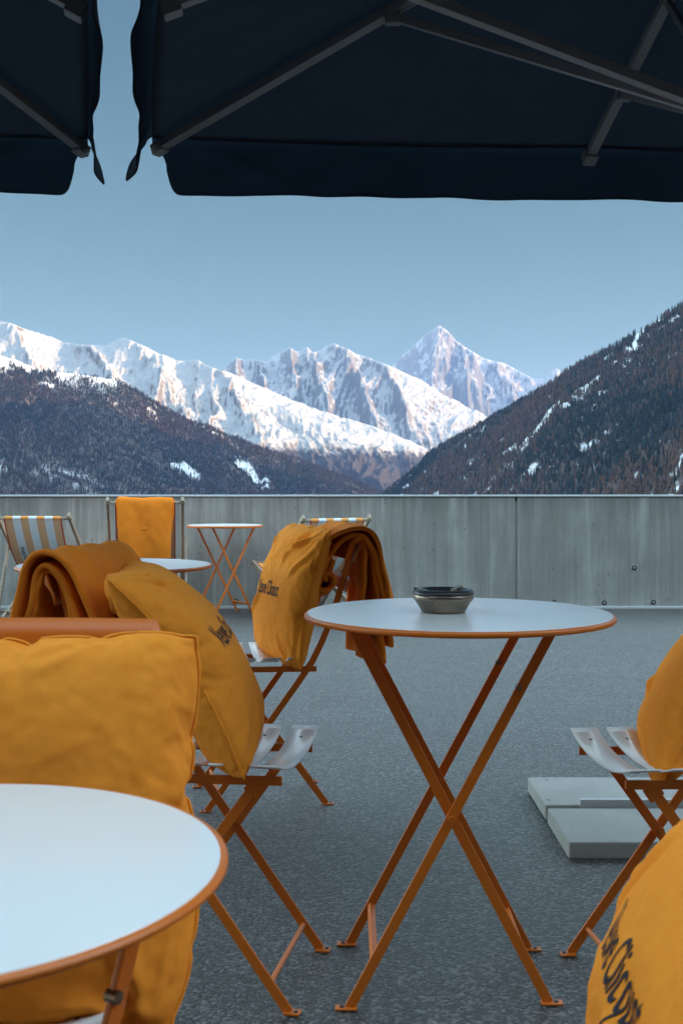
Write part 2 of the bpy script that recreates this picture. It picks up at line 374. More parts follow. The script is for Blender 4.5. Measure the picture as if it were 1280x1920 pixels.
def kids(o): return [x for x in C.objects if x.parent == o]
def copy_tree(o, parent=None):
    c = o.copy(); C.objects.link(c); c.parent = parent
    for ch in kids(o): copy_tree(ch, c)
    return c
G_C = 'folding bistro chairs'
proto = make_chair('bistro chair under the middle left cushion, blanket over its back, facing the ashtray table', G_C)
def put(o, x, y, ang, label):
    o.location = (x, y, gz(y)); o.rotation_euler = (0, 0, R(ang)); o['label'] = label
chair2 = proto; put(chair2, -.246, 2.246, -10.4, proto['label'])
bpy.context.view_layer.update()
chair3 = copy_tree(proto); put(chair3, -.249, 3.56, 191.5, 'farthest bistro chair, turned to the left, under the upright cushion with rolled blanket')
chair4 = copy_tree(proto); put(chair4, .659, 2.209, 186, 'bistro chair at the right edge, its seat slats before the paving slabs')
chair1 = copy_tree(proto); put(chair1, -.385, 1.10, -90, 'nearest left bistro chair with a plain orange back slat above the big cushion')
chair5 = copy_tree(proto); put(chair5, .60, .93, 190, 'nearest right bistro chair hidden behind the blurred cushion')

# ------------------------------------------------------------------ cushions (inflated cloth)
NP = 60
def pillow_coords(size, pressure, seed, frames=26):
    idx, V, F = {}, [], []
    rnd = np.random.default_rng(seed)
    def vid(i, j, s):
        edge = i in (0, NP) or j in (0, NP)
        k = (i, j, 0 if edge else s)
        if k not in idx:
            idx[k] = len(V)
            V.append(((i/NP-.5)*size, (j/NP-.5)*size, 0 if edge else (.004+.003*rnd.random())*(1 if s else -1)))
        return idx[k]
    for s in (0, 1):
        for i in range(NP):
            for j in range(NP):
                q = [vid(i, j, s), vid(i+1, j, s), vid(i+1, j+1, s), vid(i, j+1, s)]
                F.append(q if s else q[::-1])
    me = bpy.data.meshes.new('sim'); me.from_pydata(V, [], F)
    o = bpy.data.objects.new('sim', me); C.objects.link(o)
    try:
        m = o.modifiers.new('c', 'CLOTH'); s = m.settings; s.quality = 5; s.mass = .25; s.use_pressure = True; s.uniform_pressure_force = pressure
        s.tension_stiffness = 25; s.compression_stiffness = 15; s.shear_stiffness = 8; s.bending_stiffness = .25; s.air_damping = 3
        s.effector_weights.gravity = 0; m.collision_settings.use_collision = False
        m.point_cache.frame_start = 1; m.point_cache.frame_end = frames+1
        for f in range(1, frames+1): S.frame_set(f)
        e = o.evaluated_get(bpy.context.evaluated_depsgraph_get()); mm = e.to_mesh()
        a = np.zeros(len(mm.vertices)*3); mm.vertices.foreach_get('co', a); a = a.reshape(-1, 3).copy(); e.to_mesh_clear()
    except Exception as ex:
        a = np.array(V)
    C.objects.unlink(o); bpy.data.objects.remove(o); S.frame_set(1)
    if a[:, 2].max() < .02:                        # analytic fallback
        for (i, j, s), k in idx.items():
            u, v = i/NP*2-1, j/NP*2-1
            a[k, 2] = (1 if s else -1)*.075*max(0, (1-u**4)*(1-v**4))**.5
    return a, idx, F
PIL = [pillow_coords(.47, 2.6, 1), pillow_coords(.47, 2.0, 7)]
def text_mesh(body):
    cu = bpy.data.curves.new('t', 'FONT'); cu.body = body; cu.size = 1; cu.align_x = 'CENTER'; cu.align_y = 'CENTER'; cu.offset = .006; cu.resolution_u = 3
    o = bpy.data.objects.new('t', cu); C.objects.link(o); bpy.context.view_layer.update()
    me = bpy.data.meshes.new_from_object(o.evaluated_get(bpy.context.evaluated_depsgraph_get()))
    bm = bmesh.new(); bm.from_mesh(me); bmesh.ops.remove_doubles(bm, verts=bm.verts[:], dist=1e-5); bmesh.ops.triangulate(bm, faces=bm.faces[:])
    for _ in range(4):
        le = [e_ for e_ in bm.edges if e_.calc_length() > .10]
        if not le: break
        bmesh.ops.subdivide_edges(bm, edges=le, cuts=1); bmesh.ops.triangulate(bm, faces=bm.faces[:])
    bm.to_mesh(me); bm.free()
    V = [tuple(v.co[:2]) for v in me.vertices]; F = [tuple(p.vertices) for p in me.polygons]
    C.objects.unlink(o); bpy.data.objects.remove(o); return V, F
TXT = text_mesh('Veuve Clicquot')
TW = max(v[0] for v in TXT[0])-min(v[0] for v in TXT[0])
def fold_field(a, idx, seed, amp):
    """long soft creases that run in from the corners and lower edge"""
    r = random.Random(seed); lines = []
    for _ in range(16):
        cx, cy = r.choice((-1, 1))*.21, r.choice((-1, -1, 1))*.21
        ang = math.atan2(-cy, -cx)+r.uniform(-.6, .6); lines.append((cx, cy, math.cos(ang), math.sin(ang), r.uniform(.09, .24), r.uniform(.004, .011), r.uniform(.5, 1.3)*r.choice((1, 1, -1))))
    out = a.copy()
    for (i, j, s), k in idx.items():
        x, y = (i/NP-.5)*.43, (j/NP-.5)*.43; edge = i in (0, NP) or j in (0, NP)
        if edge: continue
        d = 0
        for cx, cy, dx, dy, ln, wd, am in lines:
            tt = (x-cx)*dx+(y-cy)*dy; q = (x-cx)*-dy+(y-cy)*dx
            q += .012*math.sin(tt*30+am*9)
            w_ = wd*(.5+tt/ln)
            if 0 < tt < ln: d += am*(.7*math.exp(-((q-1.6*w_)/w_)**2)-math.exp(-(q/w_)**2))*math.sin(math.pi*tt/ln)
        d += .18*nz(x*16+seed, y*16, s*3+seed)+.25*nz(x*7, y*7+seed, s*5)
        m_ = min(1, 3.2*min(i, NP-i, j, NP-j)/NP)
        out[k, 2] += (1 if s else -1)*amp*d*m_
    return out
def make_cushion(px_center, U, Vv, var, seed, label, size=1.0, text=None, sag=.02, amp=.006, thick=1.0, slump=0.0, taper=0.0):
    """U: width direction, Vv: up direction; printed face normal = U x V"""
    a, idx, F = PIL[var]; a = fold_field(a, idx, seed, amp)
    U = Vector(U).normalized(); Vv = (Vector(Vv)-Vector(Vv).dot(U)*U).normalized(); W = U.cross(Vv)
    a = a.copy(); cu_ = np.abs(a[:, 0]/.215)**5*np.abs(a[:, 1]/.215)**5; a[:, :2] *= (1-.05*np.clip(cu_, 0, 1))[:, None]; yy_ = np.clip(a[:, 1]/.22, -1, 1); xx_ = np.clip(a[:, 0]/.22, -1, 1); a[:, 0] *= 1+.075*(1-yy_**2)*np.abs(xx_); a[:, 1] *= 1+.075*(1-xx_**2)*np.abs(yy_)
    a[:, 0] *= 1-taper*np.clip(-yy_, 0, 1)**1.5
    y = a[:, 1]/.22
    a[:, 2] *= thick*(1+slump*(-y)*.5)                # fuller at the bottom
    a[:, 2] += -sag*(1-np.clip(y, -1, 1)**2)*0 + sag*(y**2-.4)   # slumps round its back
    a[:, 0] *= 1+.03*np.sin(y*2.1+seed); a *= size
    M = Matrix((U, Vv, W)).transposed().to_4x4(); M.translation = Vector(px_center)
    root = empty('cushion', px_center, 0, label, 'cushion', 'amber printed seat cushions')
    root.matrix_world = M
    ob = link('cover', ([tuple(q) for q in a], F), CUSHION, root, True, sub=1)
    # stitched seam running round the edge
    ring = [(i, 0) for i in range(NP)]+[(NP, j) for j in range(NP)]+[(NP-i, NP) for i in range(NP)]+[(0, NP-j) for j in range(NP)]
    bm = bmesh.new(); pts = [Vector(a[idx[(i, j, 0)]]) for i, j in ring]; n = len(pts); rr = []
    for i, p_ in enumerate(pts):
        d = (pts[(i+1) % n]-pts[i-1]).normalized(); s1 = d.cross(Vector((0, 0, 1))).normalized(); s2 = s1.cross(d)
        rr.append([bm.verts.new(p_+(s1*math.cos(t)+s2*math.sin(t))*.0022) for t in (0, 1.57, 3.14, 4.71)])
    for i in range(n):
        for k in range(4): bm.faces.new((rr[i][k], rr[i][(k+1) % 4], rr[(i+1) % n][(k+1) % 4], rr[(i+1) % n][k]))
    link('seam', bm, CUSHION, root, True)
    if text:
        wid, hgt, tx, ty = text
        from mathutils.bvhtree import BVHTree
        bpy.context.view_layer.update(); dg = bpy.context.evaluated_depsgraph_get()
        em = ob.evaluated_get(dg).to_mesh(); tree = BVHTree.FromPolygons([v.co.copy() for v in em.vertices], [tuple(q.vertices) for q in em.polygons])
        def at_(u, v):
            fi, fj = min(max((u/.43+.5)*NP, 0), NP-1e-4), min(max((v/.43+.5)*NP, 0), NP-1e-4); i, j = int(fi), int(fj); fu, fv = fi-i, fj-j
            def g(i, j): return Vector(a[idx[(i, j, 0 if (i in (0, NP) or j in (0, NP)) else 1)]])
            p00, p10, p01, p11 = g(i, j), g(i+1, j), g(i, j+1), g(i+1, j+1)
            p_ = p00*(1-fu)*(1-fv)+p10*fu*(1-fv)+p01*(1-fu)*fv+p11*fu*fv
            nn = ((p10-p00)+(p11-p01)).cross((p01-p00)+(p11-p10)).normalized()
            zn = (nn+Vector((0, 0, 1.5))).normalized()
            hit, hn, _i, _d = tree.ray_cast(p_+zn*.04, -zn, .08)
            return (hit+zn*.0011) if hit is not None else p_+nn*.0032
        TV = [at_(tx+x/TW*wid, ty+y_*hgt) for x, y_ in TXT[0]]
        link('print', (TV, TXT[1]), INK, root)
    return root
tx = (.27, .062, 0, 0)
# near left: faces the camera, we look at its front
make_cushion((-.350, 1.200, .600), (1, .04, .0), (.0, .34, 1), 0, 3, 'large blurred amber cushion standing on the nearest left chair', size=.92, text=None, amp=.025, thick=1.0, taper=.13)
make_cushion((-.295, 2.25, .622), (-.07, .995, -.0), (-.56, .0, .83), 0, 11, 'amber cushion slumped against the blanket on the middle left chair', size=1.0, text=(.21, .064, -.035, .01), sag=-.03, amp=.023, slump=.2)
make_cushion((-.162, 3.60, .618), (.36, -.93, 0), (.22, .05, .97), 1, 23, 'upright amber cushion on the farthest bistro chair beside the rolled blanket', size=.96, text=(.21, .062, -.03, .0), sag=-.02, amp=.028)
make_cushion((.735, 2.29, .585), (-.2, -.98, .0), (.58, .0, .81), 1, 31, 'amber cushion leaning on the chair at the right edge above the paving slabs', size=1.0, text=(.19, .062, -.05, .05), sag=-.03, amp=.023, slump=.3)
make_cushion((.385, 1.0, .572), (-.16, -.98, 0), (.63, .0, .78), 0, 47, 'large blurred amber cushion in the lower right corner', size=1.06, text=(.18, .055, .0, -.10), sag=-.02, amp=.021, slump=.3)

# ------------------------------------------------------------------ blankets
def blanket(root, path_pts, width, seed, waves=6, amp=.012, name='fold', thick=.016, y0=0, skew=0, nu=70, nv=56, flare=0.0):
    """sheet that follows a side profile (x,z) and spreads along local y"""
    pts = [Vector((x, 0, z)) for x, z in path_pts]
    cum = [0]
    for a_, b_ in zip(pts, pts[1:]): cum.append(cum[-1]+(b_-a_).length)
    tot = cum[-1]
    # catmull-rom through profile
    def prof(t):
        d = t*tot; i = 0
        while i < len(cum)-2 and cum[i+1] < d: i += 1
        f_ = (d-cum[i])/(cum[i+1]-cum[i]); p0, p1, p2, p3 = pts[max(i-1, 0)], pts[i], pts[i+1], pts[min(i+2, len(pts)-1)]
        return .5*((2*p1)+(p2-p0)*f_+(2*p0-5*p1+4*p2-p3)*f_**2+(3*p1-p0-3*p2+p3)*f_**3)
    topz = max(p_.z for p_ in pts)
    def fn(u, v):
        p_ = prof(u); q = prof(min(1, u+.01))-prof(max(0, u-.01)); n = Vector((q.z, 0, -q.x)).normalized()
        drop = min(1, max(0, (topz-p_.z)/.22))
        wv = math.sin(v*waves*6.28+seed+1.3*math.sin(u*3+seed)+1.2*nz(v*3, u*2, seed))
        y = y0+(v-.5)*width*(1-.08*drop+flare*drop)+.008*nz(u*6, v*3, seed)+skew*(u-.5)
        return Vector((p_.x, y, p_.z))+n*(amp*(.25+drop)*wv+.006*nz(u*9, v*7, seed))+Vector((0, 0, .004*nz(v*5, seed)))
    return link(name, grid(fn, nu, nv), BLANKET, root, True, solid=thick, sub=1)
G_B = 'orange wool blankets'
def on_chair(ch, label):
    r = empty('blanket', ch.location, ch.rotation_euler[2], label, 'blanket', G_B); return r
# chair 2: thick double fold over the back
r = on_chair(chair2, 'orange blanket draped over the back of the middle left chair')
outer = [(-.15, .55), (-.168, .64), (-.195, .73), (-.222, .79), (-.253, .824), (-.287, .828), (-.312, .80), (-.328, .73), (-.345, .64), (-.36, .54), (-.37, .45)]
inner = [(-.195, .62), (-.212, .70), (-.233, .765), (-.262, .806), (-.288, .800), (-.308, .74), (-.322, .65), (-.33, .55)]
blanket(r, outer, .37, 2.0, 3.2, .009, thick=.012)
blanket(r, inner, .35, 5.0, 1.4, .006, 'inner_layer', .012)
blanket(r, [(-.225, .70), (-.240, .76), (-.262, .797), (-.285, .79), (-.298, .74), (-.306, .66), (-.312, .56)], .34, 1.0, 2, .006, 'inner_layer', .014)
r = on_chair(chair3, 'orange blanket hanging over the back of the farthest bistro chair')
outer = [(-.180, .675), (-.168, .683), (-.175, .700), (-.197, .695), (-.205, .672), (-.190, .648), (-.163, .643), (-.138, .665), (-.130, .71), (-.145, .755), (-.195, .812), (-.262, .839), (-.312, .826), (-.346, .77), (-.366, .69), (-.382, .60), (-.392, .51)]
inner = [(-.205, .74), (-.195, .70), (-.180, .685), (-.170, .70), (-.185, .75), (-.225, .798), (-.268, .820), (-.305, .800), (-.330, .73), (-.343, .63), (-.348, .54), (-.356, .42)]
blanket(r, outer, .33, 1.0, 2.6, .008, flare=.03, nu=90, thick=.013)
blanket(r, inner, .31, 4.0, 1.3, .006, 'inner_layer', .014, nu=90)
blanket(r, [(-.245, .74), (-.252, .77), (-.266, .800), (-.285, .800), (-.297, .76), (-.300, .68), (-.298, .60), (-.294, .52), (-.30, .44)], .30, 9.0, 1.7, .007, 'inner_layer', .016, nu=70)
blanket(r, [(-.262, .79), (-.285, .812), (-.312, .79), (-.335, .72), (-.352, .63), (-.366, .54), (-.372, .47)], .32, 2.0, 1.2, .006, 'inner_layer', .016, nu=70)
# ------------------------------------------------------------------ deck chairs (sitter faces +x, we look at their backs)
def make_deck(loc, rz, label, top=.86, lean=0, text=False, blank=False):
    c = empty('deck_chair', loc, rz, label, 'deck chair', 'striped canvas deck chairs')
    W2, tx_, tz = .275, -.42+lean, top
    for s in (-1, 1):
        bm = bmesh.new(); bar(bm, [(.42, s*W2, .02), (tx_-.01, s*W2, tz+.03)], .042, .022, (0, 1, 0)); link('long_post', bm, WOOD, c, bev=.004)
        bm = bmesh.new(); bar(bm, [(-.40, s*(W2-.03), .02), (.56, s*(W2-.03), .40)], .042, .022, (0, 1, 0)); link('seat_rail', bm, WOOD, c, bev=.004)
        q = Vector((.42, 0, .02)).lerp(Vector((tx_, 0, tz)), .68)
        bm = bmesh.new(); bar(bm, [(q.x, s*(W2+.026), q.z+.02), (-.36, s*(W2+.026), .05)], .034, .018, (0, 1, 0)); link('prop_arm', bm, WOOD, c, bev=.004)
        q2 = Vector((.42, 0, .02)).lerp(Vector((tx_, 0, tz)), .36); bm = bmesh.new(); rod(bm, (q2.x, s*(W2-.05), q2.z), (q2.x, s*(W2+.02), q2.z), .007); link('pivot_bolt', bm, STEEL, c)
    for nm, a_, b_, r_ in (('top_bar', (tx_, -W2-.02, tz), (tx_, W2+.02, tz), .012), ('front_bar', (.545, -W2+.01, .395), (.545, W2-.01, .395), .012), ('foot_bar', (.36, -W2, .06), (.36, W2, .06), .011), ('rear_bar', (-.33, -W2-.02, .07), (-.33, W2+.02, .07), .011)):
        bm = bmesh.new(); rod(bm, a_, b_, r_); link(nm, bm, WOOD, c, True)
    hw = .215
    A, B, Cc = Vector((tx_-.016, 0, tz)), Vector((-.16, 0, .10)), Vector((.545, 0, .40))
    def curve(t): return A*(1-t)**2+B*2*t*(1-t)+Cc*t*t
    V, F = grid(lambda u, v: curve(u)+Vector((0, (v-.5)*2*hw, .004*math.sin(v*9+u*4))), 36, 28)
    sg = link('sling', (V, F), STRIPE, c, True)
    at = sg.data.attributes.new('across', 'FLOAT', 'POINT'); at.data.foreach_set('value', [(v[1]/hw*.5+.5)*.999 for v in V])
    V, F = grid(lambda u, v: Vector((tx_-.0165*math.cos(u*5.2+.9)*-1-.0, (v-.5)*2*hw, tz+.0165*math.sin(u*5.2+.9))), 14, 28)
    F = [f[::-1] for f in F]
    sl2 = link('sling_sleeve', (V, F), STRIPE, c, True); at = sl2.data.attributes.new('across', 'FLOAT', 'POINT'); at.data.foreach_set('value', [(v[1]/hw*.5+.5)*.999 for v in V])
    for s in (-1, 1):
        bm = bmesh.new(); bar(bm, [curve(k/24)+Vector((0, s*(hw+.002), 0)) for k in range(25)], .006, .008, (0, 1, 0)); link('hem', bm, RED, c)
    if text:   # print shows through the cloth: reads upwards, mirrored, on the second stripe
        def tp(x, y):
            t = .30-(x/TW)*.23; p_ = curve(t); q = (curve(t+.01)-curve(t)).normalized(); n = Vector((-abs(q.z), 0, -abs(q.x)))
            return p_+Vector((0, hw*(1-2/7*1.5)-y*.055, 0))+n*.003
        link('print', ([tp(x, y) for x, y in TXT[0]], TXT[1]), INK, c)
    return c, (tx_, tz)
dz = lambda y: gz(y)
pt = P(75, 972, 8.55); d1, _ = make_deck((pt.x+.0, 8.95, gz(8.95)), R(84), 'striped deck chair at the left edge with print on its back', top=.775, text=True)
pt = P(250, 945, 8.5); d2, (tx2, tz2) = make_deck((pt.x+.03, 8.92, gz(8.92)), R(98), 'striped deck chair with an orange blanket over its top bar', top=.89, lean=.02)
pt = P(622, 978, 8.6); d3, _ = make_deck((pt.x-.16, 8.82, gz(8.82)), R(118), 'striped deck chair half hidden behind the farthest cushion', top=.76)
r = empty('blanket', d2.location, d2.rotation_euler[2], 'orange blanket hanging from the top bar of a deck chair', 'blanket', G_B)
prof_ = [(tx2-.055, .48), (tx2-.062, .58), (tx2-.060, .70), (tx2-.052, .82), (tx2-.034, tz2+.016), (tx2, tz2+.034), (tx2+.035, tz2+.012), (tx2+.07, .80), (tx2+.11, .70)]
blanket(r, prof_, .41, 3, 1.6, .010, thick=.014)
blanket(r, [(x+.008 if x > tx2 else x+.014, z-.012) for x, z in prof_[2:]], .43, 6, 2, .008, 'inner_layer', .010)

# ------------------------------------------------------------------ parasols
def make_parasol(Cn, Mf, Ls, Zc, Zo, label, side_out=.032):
    """Cn corner, Mf far mid edge, Ls side mid edge (x,y)"""
    Cn, Mf, Ls = Vector((*Cn, Zc)), Vector((*Mf, Zc)), Vector((*Ls, Zc))
    eu, ev = Mf-Cn, Ls-Cn; O = Vector((*(Mf+ev).xy, Zo))
    root = empty('parasol', (O.x, O.y, 0), 0, label, 'parasol', 'large navy square parasols'); off = -Vector((O.x, O.y, 0))
    rim = [Cn, Mf, Cn+2*eu, Cn+2*eu+ev, Cn+2*eu+2*ev, Cn+eu+2*ev, Cn+2*ev, Ls]
    cen = Cn+eu+ev
    V, F = [], []
    nu, nv = 24, 30
    for k in range(8):
        A, B = rim[k], rim[(k+1) % 8]; b0 = len(V)
        for i in range(nu+1):
            for j in range(nv+1):
                u, v = i/nu, j/nv; e = A.lerp(B, u); o_ = (e-cen).normalized()*.012*math.sin(math.pi*u)
                q = e+o_; q = q.lerp(O, v); q.z += .02-.022*math.sin(math.pi*u)*(1-v)*math.sin(math.pi*min(1, v+.15))
                q.z += min(1, v*4)*.012*nz(q.x*3, q.y*3, 5)+min(1, v*5)*.010*(1-v)*nz(u*3+k*5, v*14, k)*math.sin(math.pi*u)
                V.append(q+off)
        F += [(b0+i*(nv+1)+j, b0+(i+1)*(nv+1)+j, b0+(i+1)*(nv+1)+j+1, b0+i*(nv+1)+j+1) for i in range(nu) for j in range(nv)]
    cv = link('canopy', (V, F), NAVY, root, True)
    # valances: four sides, each its own cloth
    sides = [(rim[0], rim[2], 1), (rim[2], rim[4], 2), (rim[4], rim[6], 3), (rim[6], rim[0], 4)]
    for A, B, sd_ in sides:
        ln = (B-A).length; ax = (B-A).normalized(); outw = Vector((ax.y, -ax.x, 0)); 
        if outw.dot((A+B)/2-cen) < 0: outw = -outw
        def fn(u, v):
            s_ = u*ln; e0, e1 = s_, ln-s_; ee = min(e0, e1)
            tuck = 1-math.exp(-(ee/.035)**1.3) if v > 0 else 1
            d = (.198+.006*math.sin(s_*2.1+sd_)-.012*math.exp(-((ee-.42)/.3)**2))*(.52+.48*(1-math.exp(-(ee/.045)**2)))
            if sd_ in (4, 2): d *= .95
            out = v*(.014+side_out*(sd_ == 4)+.01*(sd_ == 2))+v*.012*math.sin(s_*6+2.5*nz(s_*2, sd_))+.010*v*(1-v)*math.sin(s_*11+v*4+3*nz(s_*1.7, 4, sd_))+.003*v*math.sin(s_*19+v*7+sd_+2*nz(s_*3))
            out += v*.042*math.sin(min(ee, .32)/.05)*math.exp(-ee/.10)*(sd_ in (2, 4))
            ins = .050*math.sin(min(1, max(0, v-.22)*1.5)*1.57)*math.exp(-ee/.05)*(1 if e0 < e1 else -1)
            # diagonal pull from the corner
            pull = .022*math.exp(-(((ee-.15-1.1*v*.35)/.06)**2))*v*(1-v)*2
            q = A+ax*(s_+ins)+outw*(out-pull+.012)+Vector((0, 0, .022-v*d+.009*v*nz(s_*5, 3, sd_)+.010*v*nz(s_*1.3, 9, sd_)))
            if v == 0: q = A+ax*s_-outw*.01+Vector((0, 0, .034))
            return q+off
        V, F = grid(fn, 260, 12)
        link('valance', (V, F), NAVYV, root, True, solid=.004)
    hub = Vector((O.x, O.y, 1.90))
    for k, e in enumerate(rim):
        st = e.lerp(O, .012)+Vector((0, 0, -.028)); en = O+Vector((0, 0, -.03))
        bm = bmesh.new(); bar(bm, [st+off, en+off], (.043 if k % 2 == 0 else .036), .028, (0, 0, 1) if k % 2 == 0 else (0, 0, 1))
        rb = link('rib', bm, RIBM, root, bev=.002)
        bm = bmesh.new(); d = (en-st).normalized(); sd2 = d.cross(Vector((0, 0, 1))).normalized()
        M = Matrix((d, sd2, sd2.cross(d))).transposed().to_4x4(); M.translation = st+off+d*.01-Vector((0, 0, .006))
        box(bm, (0, 0, 0), (.05, .05 if k % 2 else .045, .045 if k % 2 else .04), M); link('rib_end', bm, RIBM, rb, bev=.004)
        at_ = e.lerp(O, .465 if k % 2 == 0 else .255)+Vector((0, 0, -.05))
        bm = bmesh.new(); bar(bm, [at_+off, hub+off], .036, .026, (0, 0, 1)); s_ = link('strut', bm, RIBM, root, bev=.002)
        bm = bmesh.new(); box(bm, (0, 0, 0), (.05, .034, .05), Matrix.Translation(at_+off)); link('strut_joint', bm, RIBM, s_, bev=.005)
        if k == 1:
            bm = bmesh.new(); bar(bm, [e.lerp(O, .52)+Vector((0, 0, -.04))+off, Vector((O.x, O.y, 1.80))+off], .022, .02, (0, 0, 1)); link('brace', bm, RIBM, root, bev=.002)
    bm = bmesh.new(); rod(bm, Vector((O.x, O.y, .05))+off, O+off-Vector((0, 0, .0)), .036, 24); link('pole', bm, RIBM, root, True)
    for nm, z in (('hub', 1.90), ('crown', Zo-.05)):
        bm = bmesh.new(); rod(bm, (0, 0, z-.05), (0, 0, z+.05), .065, 24); link(nm, bm, RIBM, root, bev=.004)
    return root, O
p2, O2 = make_parasol((-.690, 4.18), (.92, 4.30), (-.465, 2.93), 2.2, 2.84, 'navy parasol spreading over the top right of the photo')
p1, O1 = make_parasol((-.928, 4.20), (-2.245, 3.97), (-.655, 2.95), 2.2, 2.84, 'navy parasol cut off by the top left corner', side_out=.0)

# weighted base of the right parasol
bs = empty('paving_slab_weight', (O2.x, 3.27, gz(3.27)), 0, 'pale concrete slabs in a steel cross frame weighing down the parasol', 'parasol base')
for (x0, x1) in ((.583, 1.10), (1.16, 1.70)):
    for (y0_, y1_) in ((2.945, 3.255), (3.285, 3.60)):
        sh = 0
        bm = bmesh.new(); box(bm, ((x0+x1)/2-O2.x+sh, (y0_+y1_)/2-3.27, .024), (x1-x0, y1_-y0_, .045))
        link('slab', bm, PAVE, bs, bev=.005)
bm = bmesh.new(); box(bm, (P(1087, 0, 3.27).x-O2.x+.55, 0, .035), (1.1, .004, .055)); box(bm, (P(1087, 0, 3.27).x-O2.x+.55, .008, .064), (1.1, .02, .004)); link('steel_channel', bm, GALV, bs, bev=.0008)
bm = bmesh.new(); box(bm, (.0, 0, .035), (.04, .7, .05)); link('steel_channel', bm, GALV, bs, bev=.001)
#--TERRAIN--
# ------------------------------------------------------------------ terrain
def hash2(ix, iy, seed):
    h = (ix.astype(np.int64)*374761393+iy.astype(np.int64)*668265263+seed*982451653) & 0x7fffffff
    h = ((h ^ (h >> 13))*1274126177) & 0x7fffffff
    return ((h ^ (h >> 16)) & 0xffff)/65535.0
def vnoise(x, y, seed=0):
    ix, iy = np.floor(x), np.floor(y); fx, fy = x-ix, y-iy
    fx = fx*fx*fx*(fx*(fx*6-15)+10); fy = fy*fy*fy*(fy*(fy*6-15)+10)
    a, b_, c_, d = hash2(ix, iy, seed), hash2(ix+1, iy, seed), hash2(ix, iy+1, seed), hash2(ix+1, iy+1, seed)
    return (a*(1-fx)+b_*fx)*(1-fy)+(c_*(1-fx)+d*fx)*fy
def fbm(x, y, o=5, seed=0, g=.5):
    s = 0; a = 1; t = 0
    for k in range(o):
        s = s+a*vnoise(x*2**k+17.3*k, y*2**k-9.1*k, seed+k); t += a; a *= g
    return s/t
def ridged(x, y, o=5, seed=0, g=.55):
    s = 0; a = 1; t = 0
    for k in range(o):
        n = 1-np.abs(2*vnoise(x*2**k+5.3*k, y*2**k+3.7*k, seed+k)-1); s = s+a*n*n; t += a; a *= g
    return s/t
def azel(px, py):
    dx, dy = (px-CX)/FPX, (HZ-py)/FPX
    return math.degrees(math.atan(dx)), math.degrees(math.atan(dy/math.hypot(1, dx)))
class Layer:
    def __init__(s, sky, az, r0, rr, rb, zb, nt_, spur, amp, seed, power=1.0, detail=.0, crests=(), jag=0.0):
        s.crests = crests
        s.az = np.array(az); s.sky_az = np.array([q[0] for q in sky]); s.sky_el = np.array([q[1] for q in sky])
        s.r0, s.rr, s.rb, s.zb, s.nt = r0, rr, rb, zb, nt_
        s.spur, s.amp, s.seed, s.power, s.detail, s.jag = spur, amp, seed, power, detail, jag
    def eval(s, az, t):
        """t 0..1 foot to crest, 1..1.5 back side"""
        rr = np.interp(az, *zip(*s.rr)); r0 = np.interp(az, *zip(*s.r0))
        el = np.interp(az, s.sky_az, s.sky_el)
        el = el + s.jag*(fbm(az*3.1, az*0+.5, 5, s.seed+40, .6)-.5)
        zr = rr*np.tan(np.radians(el))
        r = np.where(t <= 1, r0+(rr-r0)*t, rr+(t-1)*s.rb)
        tt = np.clip(t, 0, 1); zb = s.zb
        z = zb+(zr-zb)*tt**s.power
        z = np.where(t > 1, zr-(t-1)*s.rb*.55, z)
        L_ = s.spur; x = np.radians(az)*rr; 
        wx = (fbm(x/L_*.8, r/L_*.5, 3, s.seed+70)-.5)*1.6
        sp = ridged(x/L_+wx, r/L_*.30+wx*.3, 6, s.seed)
        fine = ridged(x/L_*3.1+2*wx, r/L_*.75+wx, 6, s.seed+20, .62)
        wgt = np.clip(4*tt*(1.02-tt), 0, 1)**.8
        wgt = np.where(t > 1, .1, wgt)
        z = z+s.amp*((sp-.55)*1.0+(fine-.5)*.33)*wgt
        for pts_, am_, wd_ in s.crests:
            ca = np.interp(tt, [q[1] for q in pts_], [q[0] for q in pts_]); d_ = np.abs(az-ca+1.6*wd_*(fbm(az*1.5, t*7, 5, 7, .6)-.5))
            inn = np.clip((tt-pts_[0][1])/.06, 0, 1)*np.clip((pts_[-1][1]+.02-tt)/.05, 0, 1)
            z = z+am_*np.exp(-np.abs(d_)/wd_)*inn
        z = z+s.detail*(ridged(x/L_*8+3*wx, r/L_*3.2, 5, s.seed+9, .65)-.5)*np.where(t > 1, .3, .35+.65*wgt)
        if True:                                      # nothing on the face may overtop the crest line
            lim = r*np.tan(np.radians(el)); ex = z-lim+s.amp*.04*(1-tt)
            z = np.where(ex > 0, z-ex, z)
        return r, z, el
    def mesh(s, name, material, tmax=1.5):
        t = np.concatenate([np.linspace(0, 1, s.nt), np.linspace(1, tmax, 12)[1:]])
        A, T = np.meshgrid(s.az, t, indexing='ij'); r, z, _ = s.eval(A, T)
        X, Y = r*np.sin(np.radians(A)), r*np.cos(np.radians(A))
        nA, nT = A.shape
        co = np.stack([X, Y, z+EYE], -1).reshape(-1, 3)
        i = np.arange(nA-1)[:, None]*nT+np.arange(nT-1)[None]; q = np.stack([i, i+nT, i+nT+1, i+1], -1).reshape(-1, 4)
        o = np_mesh(name, co, q, material); s.z = z; return o
